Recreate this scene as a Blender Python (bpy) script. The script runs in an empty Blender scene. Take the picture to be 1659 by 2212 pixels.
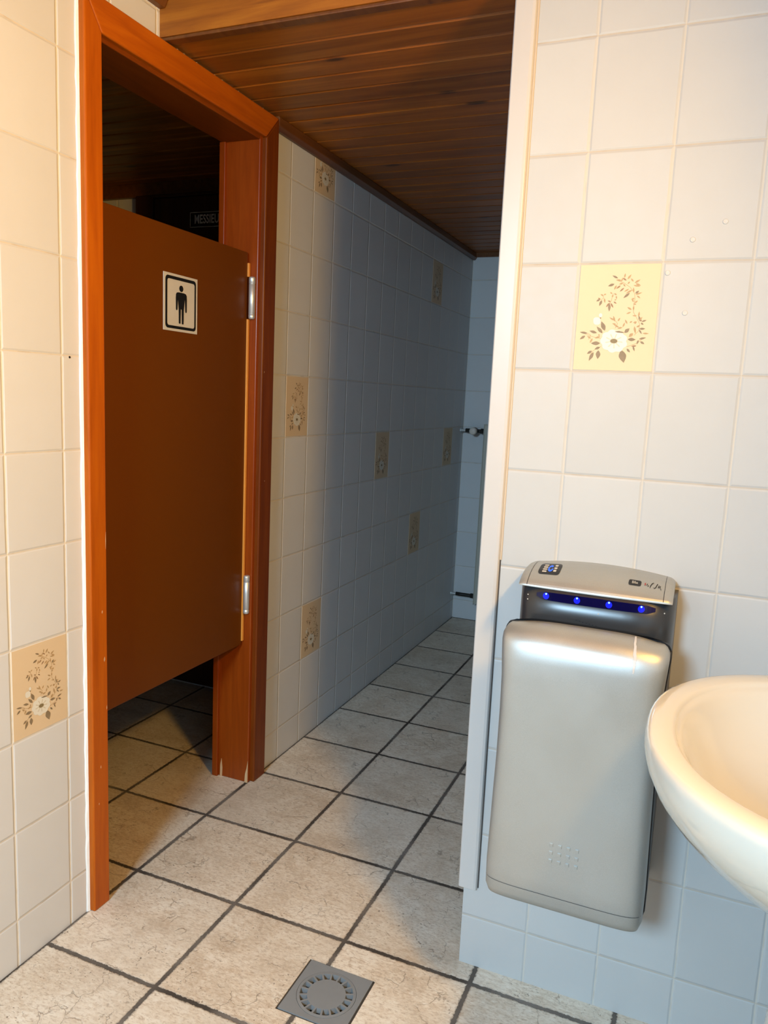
import bpy, bmesh, math, random
from mathutils import Vector, Matrix
random.seed(7)
S = bpy.context.scene
COL = S.collection
PI = math.pi

# ------------------------------------------------------------ camera
F_PX = 1652.3
cam_d = bpy.data.cameras.new('camera'); cam = bpy.data.objects.new('camera', cam_d); COL.objects.link(cam)
yaw, pitch, roll = -0.3889, -0.1484, 0.0453
fwd = Vector((math.sin(yaw)*math.cos(pitch), math.cos(yaw)*math.cos(pitch), math.sin(pitch)))
rt = Vector((math.cos(yaw), -math.sin(yaw), 0)); up = rt.cross(fwd)
r2 = math.cos(roll)*rt + math.sin(roll)*up; u2 = -math.sin(roll)*rt + math.cos(roll)*up
M = Matrix((( r2.x, u2.x, -fwd.x, 0.2477), (r2.y, u2.y, -fwd.y, -1.5267), (r2.z, u2.z, -fwd.z, 1.2505), (0, 0, 0, 1)))
cam.matrix_world = M
cam_d.sensor_fit = 'VERTICAL'; cam_d.sensor_height = 24; cam_d.lens = F_PX/2212*24
cam_d.clip_start = 0.02
S.camera = cam

# ------------------------------------------------------------ light, world, exposure
S.view_settings.view_transform = 'Standard'; S.view_settings.look = 'None'
S.view_settings.exposure = 0.2; S.view_settings.gamma = 1; S.view_settings.use_curve_mapping = False
w = bpy.data.worlds.new('world'); S.world = w; w.use_nodes = True
w.node_tree.nodes['Background'].inputs[0].default_value = (.55, .72, 1, 1)
w.node_tree.nodes['Background'].inputs[1].default_value = 1.0

def area(name, loc, target, sx, sy, power, color):
    d = bpy.data.lights.new(name, 'AREA'); d.shape = 'RECTANGLE'; d.size = sx; d.size_y = sy; d.energy = power; d.color = color
    o = bpy.data.objects.new(name, d); COL.objects.link(o); o.location = loc
    o.rotation_euler = (Vector(target)-Vector(loc)).to_track_quat('-Z', 'Y').to_euler()
    return o
area('window_daylight', (-0.38, -2.805, 1.85), (-0.38, -1.70, .05), .50, .60, 86, (.50, .77, 1.0))
area('mirror_lamp_light', (0.60, -.84, 1.79), (-1.0, -1.20, 1.30), .24, .12, 29, (1.0, .545, .09))

# ------------------------------------------------------------ measured layout (metres)
XL = -1.005; YFAR = 2.654; ZC = 2.05; ZF = 2.20; XR = 0.68; YB = -2.8
WE = -0.1454
YC1 = 0.6521; ZL0 = 0.1079; YL1 = -0.2833; ZR0 = 0.1177

# ------------------------------------------------------------ materials
def new_mat(name):
    m = bpy.data.materials.new(name); m.use_nodes = True
    nt = m.node_tree; b = nt.nodes['Principled BSDF']
    return m, nt, b
def lin(c):
    return tuple(((x/255)/12.92 if x/255 <= .04045 else ((x/255+.055)/1.055)**2.4) for x in c)
def simple(name, rgb, rough=.5, metal=0, spec=.5, coat=0, emit=None, es=0, noise=0, nscale=60, bump=0):
    m, nt, b = new_mat(name)
    b.inputs['Base Color'].default_value = (*rgb, 1); b.inputs['Roughness'].default_value = rough
    b.inputs['Metallic'].default_value = metal; b.inputs['Specular IOR Level'].default_value = spec
    b.inputs['Coat Weight'].default_value = coat; b.inputs['Coat Roughness'].default_value = .08
    if emit: b.inputs['Emission Color'].default_value = (*emit, 1); b.inputs['Emission Strength'].default_value = es
    tc = nt.nodes.new('ShaderNodeTexCoord'); n = nt.nodes.new('ShaderNodeTexNoise')
    n.inputs['Scale'].default_value = nscale; n.inputs['Detail'].default_value = 4
    nt.links.new(tc.outputs['Object'], n.inputs['Vector'])
    if noise:
        mx = nt.nodes.new('ShaderNodeMixRGB'); mx.blend_type = 'MULTIPLY'
        mr = nt.nodes.new('ShaderNodeMapRange'); mr.inputs['To Min'].default_value = 1-noise; mr.inputs['To Max'].default_value = 1
        nt.links.new(n.outputs['Fac'], mr.inputs['Value'])
        mx.inputs['Fac'].default_value = 1; mx.inputs['Color1'].default_value = (*rgb, 1)
        nt.links.new(mr.outputs[0], mx.inputs['Color2']); nt.links.new(mx.outputs[0], b.inputs['Base Color'])
    if bump:
        bp = nt.nodes.new('ShaderNodeBump'); bp.inputs['Strength'].default_value = bump; bp.inputs['Distance'].default_value = .001
        nt.links.new(n.outputs['Fac'], bp.inputs['Height']); nt.links.new(bp.outputs[0], b.inputs['Normal'])
    return m
class G:
    """little node-graph helper"""
    def __init__(s, nt): s.nt = nt; s.L = nt.links
    def math(s, op, a, b=0., c=None, clamp=False):
        n = s.nt.nodes.new('ShaderNodeMath'); n.operation = op; n.use_clamp = clamp
        for i, v in enumerate((a, b) if c is None else (a, b, c)):
            if isinstance(v, (int, float)): n.inputs[i].default_value = v
            else: s.L.new(v, n.inputs[i])
        return n.outputs[0]
    def ramp(s, v, stops):
        n = s.nt.nodes.new('ShaderNodeValToRGB'); e = n.color_ramp.elements
        while len(e) < len(stops): e.new(.5)
        for i, (p, c) in enumerate(stops): e[i].position = p; e[i].color = (*c, 1)
        s.L.new(v, n.inputs[0]); return n.outputs[0]
    def noise(s, vec, scale, detail=4, rough=.5, dist=0):
        n = s.nt.nodes.new('ShaderNodeTexNoise'); n.inputs['Scale'].default_value = scale
        n.inputs['Detail'].default_value = detail; n.inputs['Roughness'].default_value = rough; n.inputs['Distortion'].default_value = dist
        s.L.new(vec, n.inputs['Vector']); return n.outputs['Fac']
    def mapr(s, v, a, b, c, d, smooth=False):
        n = s.nt.nodes.new('ShaderNodeMapRange')
        if smooth: n.interpolation_type = 'SMOOTHSTEP'
        for i, x in enumerate((a, b, c, d)): n.inputs[i+1].default_value = x
        s.L.new(v, n.inputs[0]); return n.outputs[0]
    def mix(s, f, a, b, mode='MIX'):
        n = s.nt.nodes.new('ShaderNodeMixRGB'); n.blend_type = mode
        for k, v in (('Fac', f), ('Color1', a), ('Color2', b)):
            if isinstance(v, (int, float)): n.inputs[k].default_value = v
            elif isinstance(v, tuple): n.inputs[k].default_value = (*v, 1)
            else: s.L.new(v, n.inputs[k])
        return n.outputs[0]
    def sep(s, vec):
        n = s.nt.nodes.new('ShaderNodeSeparateXYZ'); s.L.new(vec, n.inputs[0]); return n.outputs
    def comb(s, x, y, z):
        n = s.nt.nodes.new('ShaderNodeCombineXYZ')
        for i, v in enumerate((x, y, z)):
            if isinstance(v, (int, float)): n.inputs[i].default_value = v
            else: s.L.new(v, n.inputs[i])
        return n.outputs[0]
    def obj(s):
        return s.nt.nodes.new('ShaderNodeTexCoord').outputs['Object']
    def bump(s, h, dist, strength=1.):
        n = s.nt.nodes.new('ShaderNodeBump'); n.inputs['Distance'].default_value = dist; n.inputs['Strength'].default_value = strength
        s.L.new(h, n.inputs['Height']); return n.outputs[0]

def edge_dist(g, c, off, pitch):
    """distance in metres to the nearest grid line, plus the cell index"""
    q = g.math('DIVIDE', g.math('SUBTRACT', c, off), pitch)
    fl = g.math('FLOOR', q); fr = g.math('SUBTRACT', q, fl)
    d = g.math('MINIMUM', fr, g.math('SUBTRACT', 1., fr))
    return g.math('MULTIPLY', d, pitch), fl

def wall_tiles(name, axis, uoff, zoff, tile=(.67, .68, .685), grout=(.84, .79, .68)):
    m, nt, b = new_mat(name); g = G(nt)
    o = g.obj(); X, Y, Z = g.sep(o)
    U = X if axis == 'x' else Y
    wob = g.math('MULTIPLY', g.math('SUBTRACT', g.noise(o, 9, 2), .5), .0022)
    du, iu = edge_dist(g, g.math('ADD', U, wob), uoff, .15)
    dz, iz = edge_dist(g, g.math('ADD', Z, wob), zoff, .2)
    d = g.math('MINIMUM', du, dz)
    isg = g.mapr(d, .0010, .0017, 1, 0, True)
    # a little tone change from tile to tile
    wn = nt.nodes.new('ShaderNodeTexWhiteNoise'); wn.noise_dimensions = '2D'
    nt.links.new(g.comb(iu, iz, 0.), wn.inputs['Vector'])
    tone = g.mapr(wn.outputs['Value'], 0, 1, .955, 1.0)
    cl = g.noise(o, 14, 3)
    tone2 = g.math('MULTIPLY', tone, g.mapr(cl, .3, .7, .98, 1.0))
    col = g.mix(1., tile, g.comb(tone2, tone2, tone2), 'MULTIPLY')
    ish = g.math('LESS_THAN', dz, du)
    dirt_and_shade = g.math('ADD', g.math('MULTIPLY', ish, .42), g.mapr(g.noise(o, 22, 3), .55, .75, 0, .35))  # level joints darkened as painted shadow, random patches are dirt
    gcol = g.mix(dirt_and_shade, grout, (.36, .30, .24))
    nt.links.new(g.mix(isg, col, gcol), b.inputs['Base Color'])
    rr = g.math('ADD', g.mapr(isg, 0, 1, .42, .8), g.mapr(g.noise(o, 35, 3), .3, .7, 0, .06))
    nt.links.new(rr, b.inputs['Roughness']); b.inputs['Specular IOR Level'].default_value = .3
    h = g.mapr(d, .0008, .0052, 0, 1, True)
    h2 = g.math('ADD', h, g.math('MULTIPLY', g.noise(o, 7, 2), .45))
    nt.links.new(g.bump(h2, .0013, .9), b.inputs['Normal'])
    return m

def floor_mat():
    m, nt, b = new_mat('stone_look_floor_tiles'); g = G(nt)
    o = g.obj(); X, Y, Z = g.sep(o)
    ragged = g.math('MULTIPLY', g.math('SUBTRACT', g.noise(o, 110, 5, .8), .5), .012)
    wobb = g.math('MULTIPLY', g.math('SUBTRACT', g.noise(o, 6, 2), .5), .004)
    dx, ix = edge_dist(g, g.math('ADD', X, wobb), -1.0052, .3003)
    dy, iy = edge_dist(g, g.math('ADD', Y, wobb), -.0557, .3003)
    d = g.math('ADD', g.math('MINIMUM', dx, dy), ragged)
    isg = g.mapr(d, .0043, .0053, 1, 0, True)
    wn = nt.nodes.new('ShaderNodeTexWhiteNoise'); wn.noise_dimensions = '2D'
    nt.links.new(g.comb(ix, iy, 0.), wn.inputs['Vector'])
    off = nt.nodes.new('ShaderNodeVectorMath'); off.operation = 'SCALE'; nt.links.new(wn.outputs['Color'], off.inputs[0]); off.inputs['Scale'].default_value = 7
    ov = nt.nodes.new('ShaderNodeVectorMath'); ov.operation = 'ADD'; nt.links.new(o, ov.inputs[0]); nt.links.new(off.outputs[0], ov.inputs[1])
    v = ov.outputs[0]
    vx, vy, vz = g.sep(v)
    st = g.comb(vx, g.math('MULTIPLY', vy, 2.2), vz)
    n1 = g.noise(v, 7, 6, .62, .6); n2 = g.noise(st, 28, 6, .7, .4); n3 = g.noise(v, 3, 2)
    c1 = g.ramp(n1, [(.25, (.52, .42, .31)), (.48, (.72, .62, .49)), (.72, (.84, .77, .65))])
    c2 = g.mix(g.mapr(n2, .46, .68, 0, .6), c1, (.56, .42, .285))
    nf = g.noise(st, 95, 5, .75, .5)
    c2 = g.mix(g.mapr(nf, .50, .64, 0, .8), c2, (.44, .33, .235))
    c2 = g.mix(g.mapr(nf, .34, .46, .45, 0), c2, (.86, .82, .73))
    c3 = g.mix(g.mapr(n3, .4, .75, 0, .35), c2, (.78, .74, .65))
    # worm-like little pits and veins
    vr = nt.nodes.new('ShaderNodeTexVoronoi'); vr.feature = 'DISTANCE_TO_EDGE'; vr.inputs['Scale'].default_value = 11
    dn = nt.nodes.new('ShaderNodeVectorMath'); dn.operation = 'ADD'
    dsc = nt.nodes.new('ShaderNodeVectorMath'); dsc.operation = 'SCALE'; dsc.inputs['Scale'].default_value = .11
    tn = nt.nodes.new('ShaderNodeTexNoise'); tn.inputs['Scale'].default_value = 16; tn.inputs['Detail'].default_value = 5
    nt.links.new(v, tn.inputs['Vector']); nt.links.new(tn.outputs['Color'], dsc.inputs[0]); nt.links.new(v, dn.inputs[0]); nt.links.new(dsc.outputs[0], dn.inputs[1])
    nt.links.new(dn.outputs[0], vr.inputs['Vector'])
    vein = g.math('MULTIPLY', g.mapr(vr.outputs['Distance'], 0, .022, 1, 0), g.mapr(g.noise(v, 17, 4), .50, .60, 0, 1))
    pits = g.mapr(g.noise(v, 150, 2, .6), .645, .70, 0, 1)
    pit = g.math('MAXIMUM', g.math('MULTIPLY', vein, .8), g.math('MULTIPLY', pits, g.mapr(g.noise(v, 9, 2), .45, .6, 0, 1)))
    c4 = g.mix(g.math('MULTIPLY', pit, .75), c3, (.19, .14, .10))
    tone = g.mapr(wn.outputs['Value'], 0, 1, .90, 1.03)
    c5 = g.mix(1., c4, g.comb(tone, tone, tone), 'MULTIPLY')
    gn = g.noise(o, 5, 3)
    gcol = g.mix(g.mapr(gn, .4, .65, 0, 1), (.060, .048, .038), (.20, .175, .15))
    rim = g.mapr(d, .004, .010, .6, 0, True)
    c6 = g.mix(g.math('MULTIPLY', rim, g.mapr(g.noise(o, 40, 3), .45, .65, 0, 1)), c5, (.22, .17, .13))
    nt.links.new(g.mix(isg, c6, gcol), b.inputs['Base Color'])
    nt.links.new(g.math('ADD', g.mapr(isg, 0, 1, .42, .85), g.mapr(n2, .3, .7, -.06, .1)), b.inputs['Roughness'])
    b.inputs['Specular IOR Level'].default_value = .35
    h = g.math('ADD', g.math('MULTIPLY', g.mapr(d, .003, .0075, 0, 1, True), 1.), g.math('MULTIPLY', n2, .25))
    h = g.math('SUBTRACT', h, g.math('MULTIPLY', pit, .4))
    nt.links.new(g.bump(h, .0022, .8), b.inputs['Normal'])
    return m

def wood(name, axis, dark, mid, light, rough=.35, scale=1., knots=False, coat=.2, spec=.4, band=None, reddish=None):
    m, nt, b = new_mat(name); g = G(nt)
    o = g.obj(); X, Y, Z = g.sep(o)
    s = {'x': (2.2, 30, 30), 'y': (30, 2.2, 30), 'z': (30, 30, 2.2)}[axis]
    if band:   # each board gets a shift of its own
        q = g.math('FLOOR', g.math('DIVIDE', g.math('SUBTRACT', Y, band[0]), band[1]))
        wn = nt.nodes.new('ShaderNodeTexWhiteNoise'); wn.noise_dimensions = '1D'; nt.links.new(q, wn.inputs['W'])
        X = g.math('ADD', X, g.math('MULTIPLY', wn.outputs['Value'], 9.))
    v = g.comb(g.math('MULTIPLY', X, s[0]*scale), g.math('MULTIPLY', Y, s[1]*scale), g.math('MULTIPLY', Z, s[2]*scale))
    n = g.noise(v, 1., 5, .6, .8); n2 = g.noise(v, 5., 3, .6)
    f = g.math('ADD', g.math('MULTIPLY', n, .8), g.math('MULTIPLY', n2, .2))
    c = g.ramp(f, [(.32, dark), (.5, mid), (.68, light)])
    if band:
        t = g.mapr(wn.outputs['Value'], 0, 1, .78, 1.12)
        c = g.mix(1., c, g.comb(t, t, t), 'MULTIPLY')
    if knots:
        vo = nt.nodes.new('ShaderNodeTexVoronoi'); vo.inputs['Scale'].default_value = 1.
        kv = g.comb(g.math('MULTIPLY', X, 3.1), g.math('MULTIPLY', Y, 9.), g.math('MULTIPLY', Z, 9.))
        nt.links.new(kv, vo.inputs['Vector'])
        k = g.mapr(vo.outputs['Distance'], .05, .13, 1, 0, True)
        ring = g.mapr(vo.outputs['Distance'], .10, .34, .45, 0, True)
        c = g.mix(ring, c, dark); c = g.mix(k, c, tuple(x*.35 for x in dark))
    nt.links.new(c, b.inputs['Base Color'])
    b.inputs['Roughness'].default_value = rough; b.inputs['Specular IOR Level'].default_value = spec
    b.inputs['Coat Weight'].default_value = coat; b.inputs['Coat Roughness'].default_value = .2
    nt.links.new(g.bump(f, .0004, .5), b.inputs['Normal'])
    return m

def brushed(name, rgb, rough=.33, metal=.85):
    m, nt, b = new_mat(name); g = G(nt); o = g.obj(); X, Y, Z = g.sep(o)
    fine = g.noise(o, 900, 2, .6); big = g.noise(o, 12, 3)
    t = g.math('ADD', g.mapr(fine, .3, .7, .93, 1.05), g.mapr(big, .3, .7, -.03, .03))
    nt.links.new(g.mix(1., rgb, g.comb(t, t, t), 'MULTIPLY'), b.inputs['Base Color'])
    b.inputs['Metallic'].default_value = metal
    nt.links.new(g.mapr(big, .3, .7, rough-.03, rough+.04), b.inputs['Roughness'])
    return m

TILE_R = wall_tiles('dimmed_white_tiles_by_dryer', 'x', 0., ZR0, (.495, .50, .49), (.55, .52, .46))  # same white tile, colour darkened to tone down the light on this wall
TILE_L = wall_tiles('white_wall_tiles_near_door', 'y', YL1, ZL0)
TILE_C = wall_tiles('white_wall_tiles_corridor', 'y', YC1, ZL0)
TILE_F = wall_tiles('white_wall_tiles_far_wall', 'x', -.855, ZL0)
FLOOR = floor_mat()
BOARDS = wood('varnished_pine_boards', 'x', (.20, .056, .004), (.31, .096, .006), (.42, .142, .011), rough=.45, knots=True, band=(.05, .09), coat=.05, scale=.7)
BEAM = wood('pale_pine_beam', 'x', (.19, .053, .002), (.31, .096, .004), (.40, .140, .008), rough=.55, knots=True, coat=0)
TRIMW = wood('dark_brown_trim_wood', 'y', (.08, .024, .004), (.13, .042, .007), (.17, .06, .011), rough=.45)
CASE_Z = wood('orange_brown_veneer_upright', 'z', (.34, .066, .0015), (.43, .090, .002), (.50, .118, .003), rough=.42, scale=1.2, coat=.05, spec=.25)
CASE_R = wood('shaded_orange_brown_veneer_upright', 'z', (.12, .022, .001), (.16, .033, .0015), (.20, .045, .002), rough=.42, scale=1.2, coat=.05, spec=.25)  # shaded copy of the casing veneer: weaker light on the right board painted in
JAMB_Z = wood('brown_veneer_upright', 'z', (.20, .032, .0015), (.25, .043, .002), (.30, .056, .003), rough=.36, scale=1.2, coat=.1, spec=.3)
JAMB_Y = wood('shaded_brown_veneer_level', 'y', (.15, .030, .0015), (.19, .040, .002), (.22, .05, .003), rough=.45, scale=1.2, coat=0, spec=.2)  # head jamb veneer, colour darkened to stand for shade on the soffit
CASE_Y = wood('orange_brown_veneer_level', 'y', (.34, .066, .0015), (.43, .090, .002), (.50, .118, .003), rough=.42, scale=1.2, coat=.05, spec=.25)
LEAF = simple('brown_laminate', (.128, .034, .0012), .36, spec=.22, noise=.05, nscale=5, bump=.05)
EDGE = simple('amber_lit_edge', (.80, .33, .05), .45, coat=.0, noise=.1)
CHIP = simple('bare_chipped_wood', (.66, .42, .22), .7, noise=.2)
WHITE_PL = simple('white_plastic', (.52, .505, .485), .32, noise=.02, nscale=8)
FILLER = simple('off_white_filler', (.58, .58, .56), .6, noise=.15, nscale=300)
CAULK = simple('cream_sealant', (.55, .44, .31), .5, noise=.1, nscale=30)
CAULKW = simple('white_sealant', (.85, .85, .82), .5, noise=.08, nscale=60, bump=.5)
CERAMIC = simple('white_glazed_ceramic', (.62, .585, .50), .10, spec=.5, coat=.6, noise=.015, nscale=4)
SILVER = brushed('silver_metallic_paint', (.42, .43, .41), .41, .6)
DARKPL = simple('dark_grey_plastic', (.030, .032, .035), .28, spec=.5, noise=.2, nscale=300)
BLACK = simple('black_plastic', (.008, .008, .009), .4, noise=.1)
STRIP = simple('blue_black_window', (.002, .002, .03), .12, emit=(0, 0, 1), es=.010, noise=.1)
LEDM = simple('blue_led_glow', (0, 0, .4), .3, emit=(.0, .01, 1), es=.75, noise=.05)
LEDC = simple('blue_led_core', (.2, .4, 1), .3, emit=(.12, .35, 1), es=3.5, noise=.05)
CHROME = brushed('satin_chrome', (.66, .67, .66), .38, .6)
ALU = brushed('brushed_aluminium_sign', (.74, .71, .64), .42, .25)
PRINT = simple('black_print', (.006, .006, .007), .45, noise=.1)
DRAINM = simple('grey_drain_plastic', (.24, .25, .255), .36, noise=.12, nscale=40)
DARK = simple('dark_drain_inside', (.012, .012, .012), .8, noise=.2)
RAD = simple('cream_radiator_enamel', (.50, .49, .42), .35, noise=.03)
PIPEM = simple('dark_painted_pipe', (.035, .035, .032), .4, metal=.4, noise=.3, nscale=80)
KNOB = simple('pale_knob_plastic', (.75, .68, .60), .4, noise=.1)
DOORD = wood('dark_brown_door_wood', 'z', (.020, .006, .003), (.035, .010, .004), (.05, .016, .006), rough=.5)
SIGNW = simple('worn_white_lettering', (.85, .82, .76), .6, noise=.3, nscale=90)
PLASTER = simple('white_paint', (.72, .70, .66), .7, noise=.05, nscale=6)
LAMPM = simple('opal_lamp_glass', (.9, .8, .6), .3, emit=(1, .62, .30), es=4, noise=.01)
REDP = simple('red_print', (.30, .05, .05), .5, noise=.1)
WHITEP = simple('white_print', (.55, .54, .50), .5, noise=.1)
BLUEP = simple('blue_display', (.01, .08, .5), .3, emit=(.01, .12, 1), es=.7, noise=.1)

# ------------------------------------------------------------ mesh helpers
def link(name, bm, mats, parent=None, smooth=False, bevel=0, seg=2):
    me = bpy.data.meshes.new(name); bmesh.ops.recalc_face_normals(bm, faces=bm.faces[:]) if bm.faces and not getattr(bm, 'keep', False) else None
    bm.to_mesh(me); bm.free()
    for m in (mats if isinstance(mats, (list, tuple)) else [mats]): me.materials.append(m)
    o = bpy.data.objects.new(name, me); COL.objects.link(o)
    if parent: o.parent = parent
    if smooth:
        for p in me.polygons: p.use_smooth = True
    if bevel:
        md = o.modifiers.new('bevel', 'BEVEL'); md.width = bevel; md.segments = seg; md.limit_method = 'ANGLE'; md.angle_limit = .6
    return o
def box(bm, x0, x1, y0, y1, z0, z1, mi=0):
    v = [bm.verts.new(p) for p in ((x0,y0,z0),(x1,y0,z0),(x1,y1,z0),(x0,y1,z0),(x0,y0,z1),(x1,y0,z1),(x1,y1,z1),(x0,y1,z1))]
    for f in ((0,3,2,1),(4,5,6,7),(0,1,5,4),(1,2,6,5),(2,3,7,6),(3,0,4,7)):
        bm.faces.new([v[i] for i in f]).material_index = mi
def boxes(*bs):
    bm = bmesh.new()
    for b in bs: box(bm, *b)
    return bm
def prism(bm, pts, axis, a, b, mi=0):
    """polygon pts (2-D) extruded along axis from a to b; 2-D order is the remaining axes in xyz order"""
    def P(p, t):
        return {'x': (t, p[0], p[1]), 'y': (p[0], t, p[1]), 'z': (p[0], p[1], t)}[axis]
    A = [bm.verts.new(P(p, a)) for p in pts]; B = [bm.verts.new(P(p, b)) for p in pts]
    n = len(pts)
    bm.faces.new(A).material_index = mi; bm.faces.new(B[::-1]).material_index = mi
    for i in range(n): bm.faces.new((A[i], B[i], B[(i+1)%n], A[(i+1)%n])).material_index = mi
def cyl(bm, p0, p1, r, n=24, r1=None, mi=0, cap=True):
    p0 = Vector(p0); p1 = Vector(p1); d = (p1-p0).normalized(); a = d.orthogonal().normalized(); c = d.cross(a)
    r1 = r if r1 is None else r1
    A = [bm.verts.new(p0+(a*math.cos(2*PI*i/n)+c*math.sin(2*PI*i/n))*r) for i in range(n)]
    B = [bm.verts.new(p1+(a*math.cos(2*PI*i/n)+c*math.sin(2*PI*i/n))*r1) for i in range(n)]
    for i in range(n): bm.faces.new((A[i], B[i], B[(i+1)%n], A[(i+1)%n])).material_index = mi
    if cap: bm.faces.new(A).material_index = mi; bm.faces.new(B).material_index = mi
def lathe(bm, prof, origin, axis, n=28, mi=0):
    d = Vector(axis).normalized(); a = d.orthogonal().normalized(); c = d.cross(a); o = Vector(origin); rings = []
    for r, t in prof:
        rings.append([bm.verts.new(o+d*t+(a*math.cos(2*PI*i/n)+c*math.sin(2*PI*i/n))*max(r, 1e-5)) for i in range(n)])
    for A, B in zip(rings, rings[1:]):
        for i in range(n): bm.faces.new((A[i], A[(i+1)%n], B[(i+1)%n], B[i])).material_index = mi
    bm.faces.new(rings[0]); bm.faces.new(rings[-1])
def loft(bm, rings, close=True, cap=True, mi=0):
    R = [[bm.verts.new(p) for p in r] for r in rings]; n = len(R[0])
    for A, B in zip(R, R[1:]):
        for i in range(n if close else n-1):
            bm.faces.new((A[i], A[(i+1)%n], B[(i+1)%n], B[i])).material_index = mi
    if cap: bm.faces.new(R[0]).material_index = mi; bm.faces.new(R[-1]).material_index = mi
def empty(name, loc=(0,0,0)):
    o = bpy.data.objects.new(name, None); COL.objects.link(o); o.location = (0,0,0); o.empty_display_size = .1
    return o
def tag(o, label, cat, group=None):
    o['label'] = label; o['category'] = cat
    if group: o['group'] = group
    return o
def struct(o, label=None):
    o['kind'] = 'structure'
    if label: o['label'] = label
    return o

# ------------------------------------------------------------ floor (with a real hole for the drain)
DX0, DX1, DY0, DY1 = -.446, -.294, -.293, -.143
bm = bmesh.new()
xs = [-2.7, DX0-.003, DX1+.003, 1.5]; ys = [YB-.1, DY0-.003, DY1+.003, 2.8]
for i in range(3):
    for j in range(3):
        if i == 1 and j == 1: continue
        box(bm, xs[i], xs[i+1], ys[j], ys[j+1], -.06, 0)
struct(link('floor', bm, FLOOR), 'beige stone-look floor tiles with dark joints')

# ------------------------------------------------------------ walls
DYa, DYb, DZ = -.200, .492, 2.003     # hole in the left wall for the stall door frame
WT = .115
bm = boxes((XL-WT, XL, YB, DYa, 0, 2.3), (XL-WT, XL, DYa, 0.03, DZ, 2.3))
wl = struct(link('wall_left', bm, TILE_L), 'cream white tiled wall on the left of the door')
bm = boxes((XL-WT, XL, .03, DYb, DZ, 2.3), (XL-WT, XL, DYb, YFAR+.1, 0, 2.3))
wc = struct(link('wall_corridor_left', bm, TILE_C), 'tiled corridor wall running back from the door')
bm = boxes((WE, 1.5, 0, .10, 0, 2.3))
wr = struct(link('wall_right', bm, TILE_R), 'white tiled wall carrying the hand dryer')
bm = boxes((XL-WT, 1.5, YFAR, YFAR+.1, 0, 2.3))
wf = struct(link('wall_far', bm, TILE_F), 'tiled wall at the end of the corridor')
bm = boxes((XR, XR+.1, YB, 0, 0, 2.3))
struct(link('wall_basin_side', bm, TILE_L), 'tiled wall that carries the wash basin')
bm = boxes((1.4, 1.5, .10, YFAR, 0, 2.3))
struct(link('wall_corridor_right', bm, TILE_C))
wx0, wx1, wz0, wz1 = -.66, -.10, 1.52, 2.16
bm = boxes((XL-WT, wx0, YB-.12, YB, 0, 2.3), (wx1, XR+.1, YB-.12, YB, 0, 2.3), (wx0, wx1, YB-.12, YB, 0, wz0), (wx0, wx1, YB-.12, YB, wz1, 2.3))
struct(link('wall_back_unseen', bm, DOORD), 'unseen back wall, darkened to cut bounced light, with a small window')  # out of view; dark wood colour put on to cut bounced light
bm = boxes((wx0-.04, wx0+.02, YB-.02, YB+.012, wz0-.04, wz1+.04), (wx1-.02, wx1+.04, YB-.02, YB+.012, wz0-.04, wz1+.04), (wx0, wx1, YB-.02, YB+.012, wz0-.04, wz0+.02), (wx0, wx1, YB-.02, YB+.012, wz1-.02, wz1+.04))
struct(link('window_1', bm, WHITE_PL), 'small white-framed window in the unseen back wall')
# stall room behind the door
bm = boxes((-2.7, XL-WT, 1.07, 1.17, 0, 2.3), (-2.8, -2.7, -.9, 1.17, 0, 2.3), (-2.7, XL-WT, -1.0, -.9, 0, 2.3))
struct(link('wall_stall', bm, TILE_F), 'dim tiled walls of the room behind the brown door')

# ------------------------------------------------------------ ceilings of tongue-and-groove boards
def board_ceiling(name, x0, x1, y0, y1, z, label, pitch=.09):
    bm = bmesh.new(); pts = []
    y = y0
    while y < y1-1e-4:
        e = min(y+pitch, y1)
        pts += [(y, z+.010), (y+.001, z+.010), (y+.0095, z), (e-.003, z), (e-.0015, z+.009)]
        y = e
    pts += [(y1, z+.009), (y1, z+.05), (y0, z+.05)]
    prism(bm, pts, 'x', x0, x1)
    return struct(link(name, bm, BOARDS), label)
board_ceiling('ceiling_corridor', XL, 1.4, .05, YFAR, ZC, 'low varnished pine board ceiling of the corridor')
board_ceiling('ceiling_front', XL, XR, YB, .028, ZF, 'higher board ceiling over the wash area')
board_ceiling('ceiling_stall', -2.7, XL-WT, -.9, 1.07, ZC, 'dark board ceiling behind the brown door')

# beam: pale fascia and its lower lip
bm = boxes((XL, WE+.2, .028, .048, 2.052, 2.2)); 
bm2 = boxes((XL, WE+.2, .030, .056, 2.044, 2.052))
be = link('trim_1', bm, BEAM); struct(be, 'pale pine fascia board where the ceiling steps down')
bl = link('fascia_lip', bm2, TRIMW, be, bevel=.002)
# crown strips along the walls
def crown(name, y0, y1, zt, x=XL, d=1, h=.040, t=.020, label=None):
    bm = bmesh.new(); prism(bm, [(x, zt-h), (x+d*t*.55, zt-h), (x+d*t, zt-h*.72), (x+d*t, zt-h*.15), (x+d*t*.8, zt), (x, zt)], 'y', y0, y1)
    return struct(link(name, bm, TRIMW, bevel=.0015), label)
crown('trim_2', .541, YFAR, ZC+.003, label='dark wooden moulding between corridor wall and ceiling')
crown('trim_3', YB, .026, ZF, h=.088, t=.03, label='dark wooden moulding under the higher ceiling')
bm = bmesh.new(); prism(bm, [(YFAR, ZC-.022), (YFAR-.010, ZC-.022), (YFAR-.018, ZC), (YFAR, ZC)], 'x', XL, 1.4)
struct(link('trim_4', bm, TRIMW), 'dark wooden moulding above the far wall')
bm = bmesh.new(); prism(bm, [(1.07, ZC-.05), (1.05, ZC-.05), (1.045, ZC), (1.07, ZC)], 'x', -2.7, XL-WT)
struct(link('trim_5', bm, TRIMW))

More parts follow.
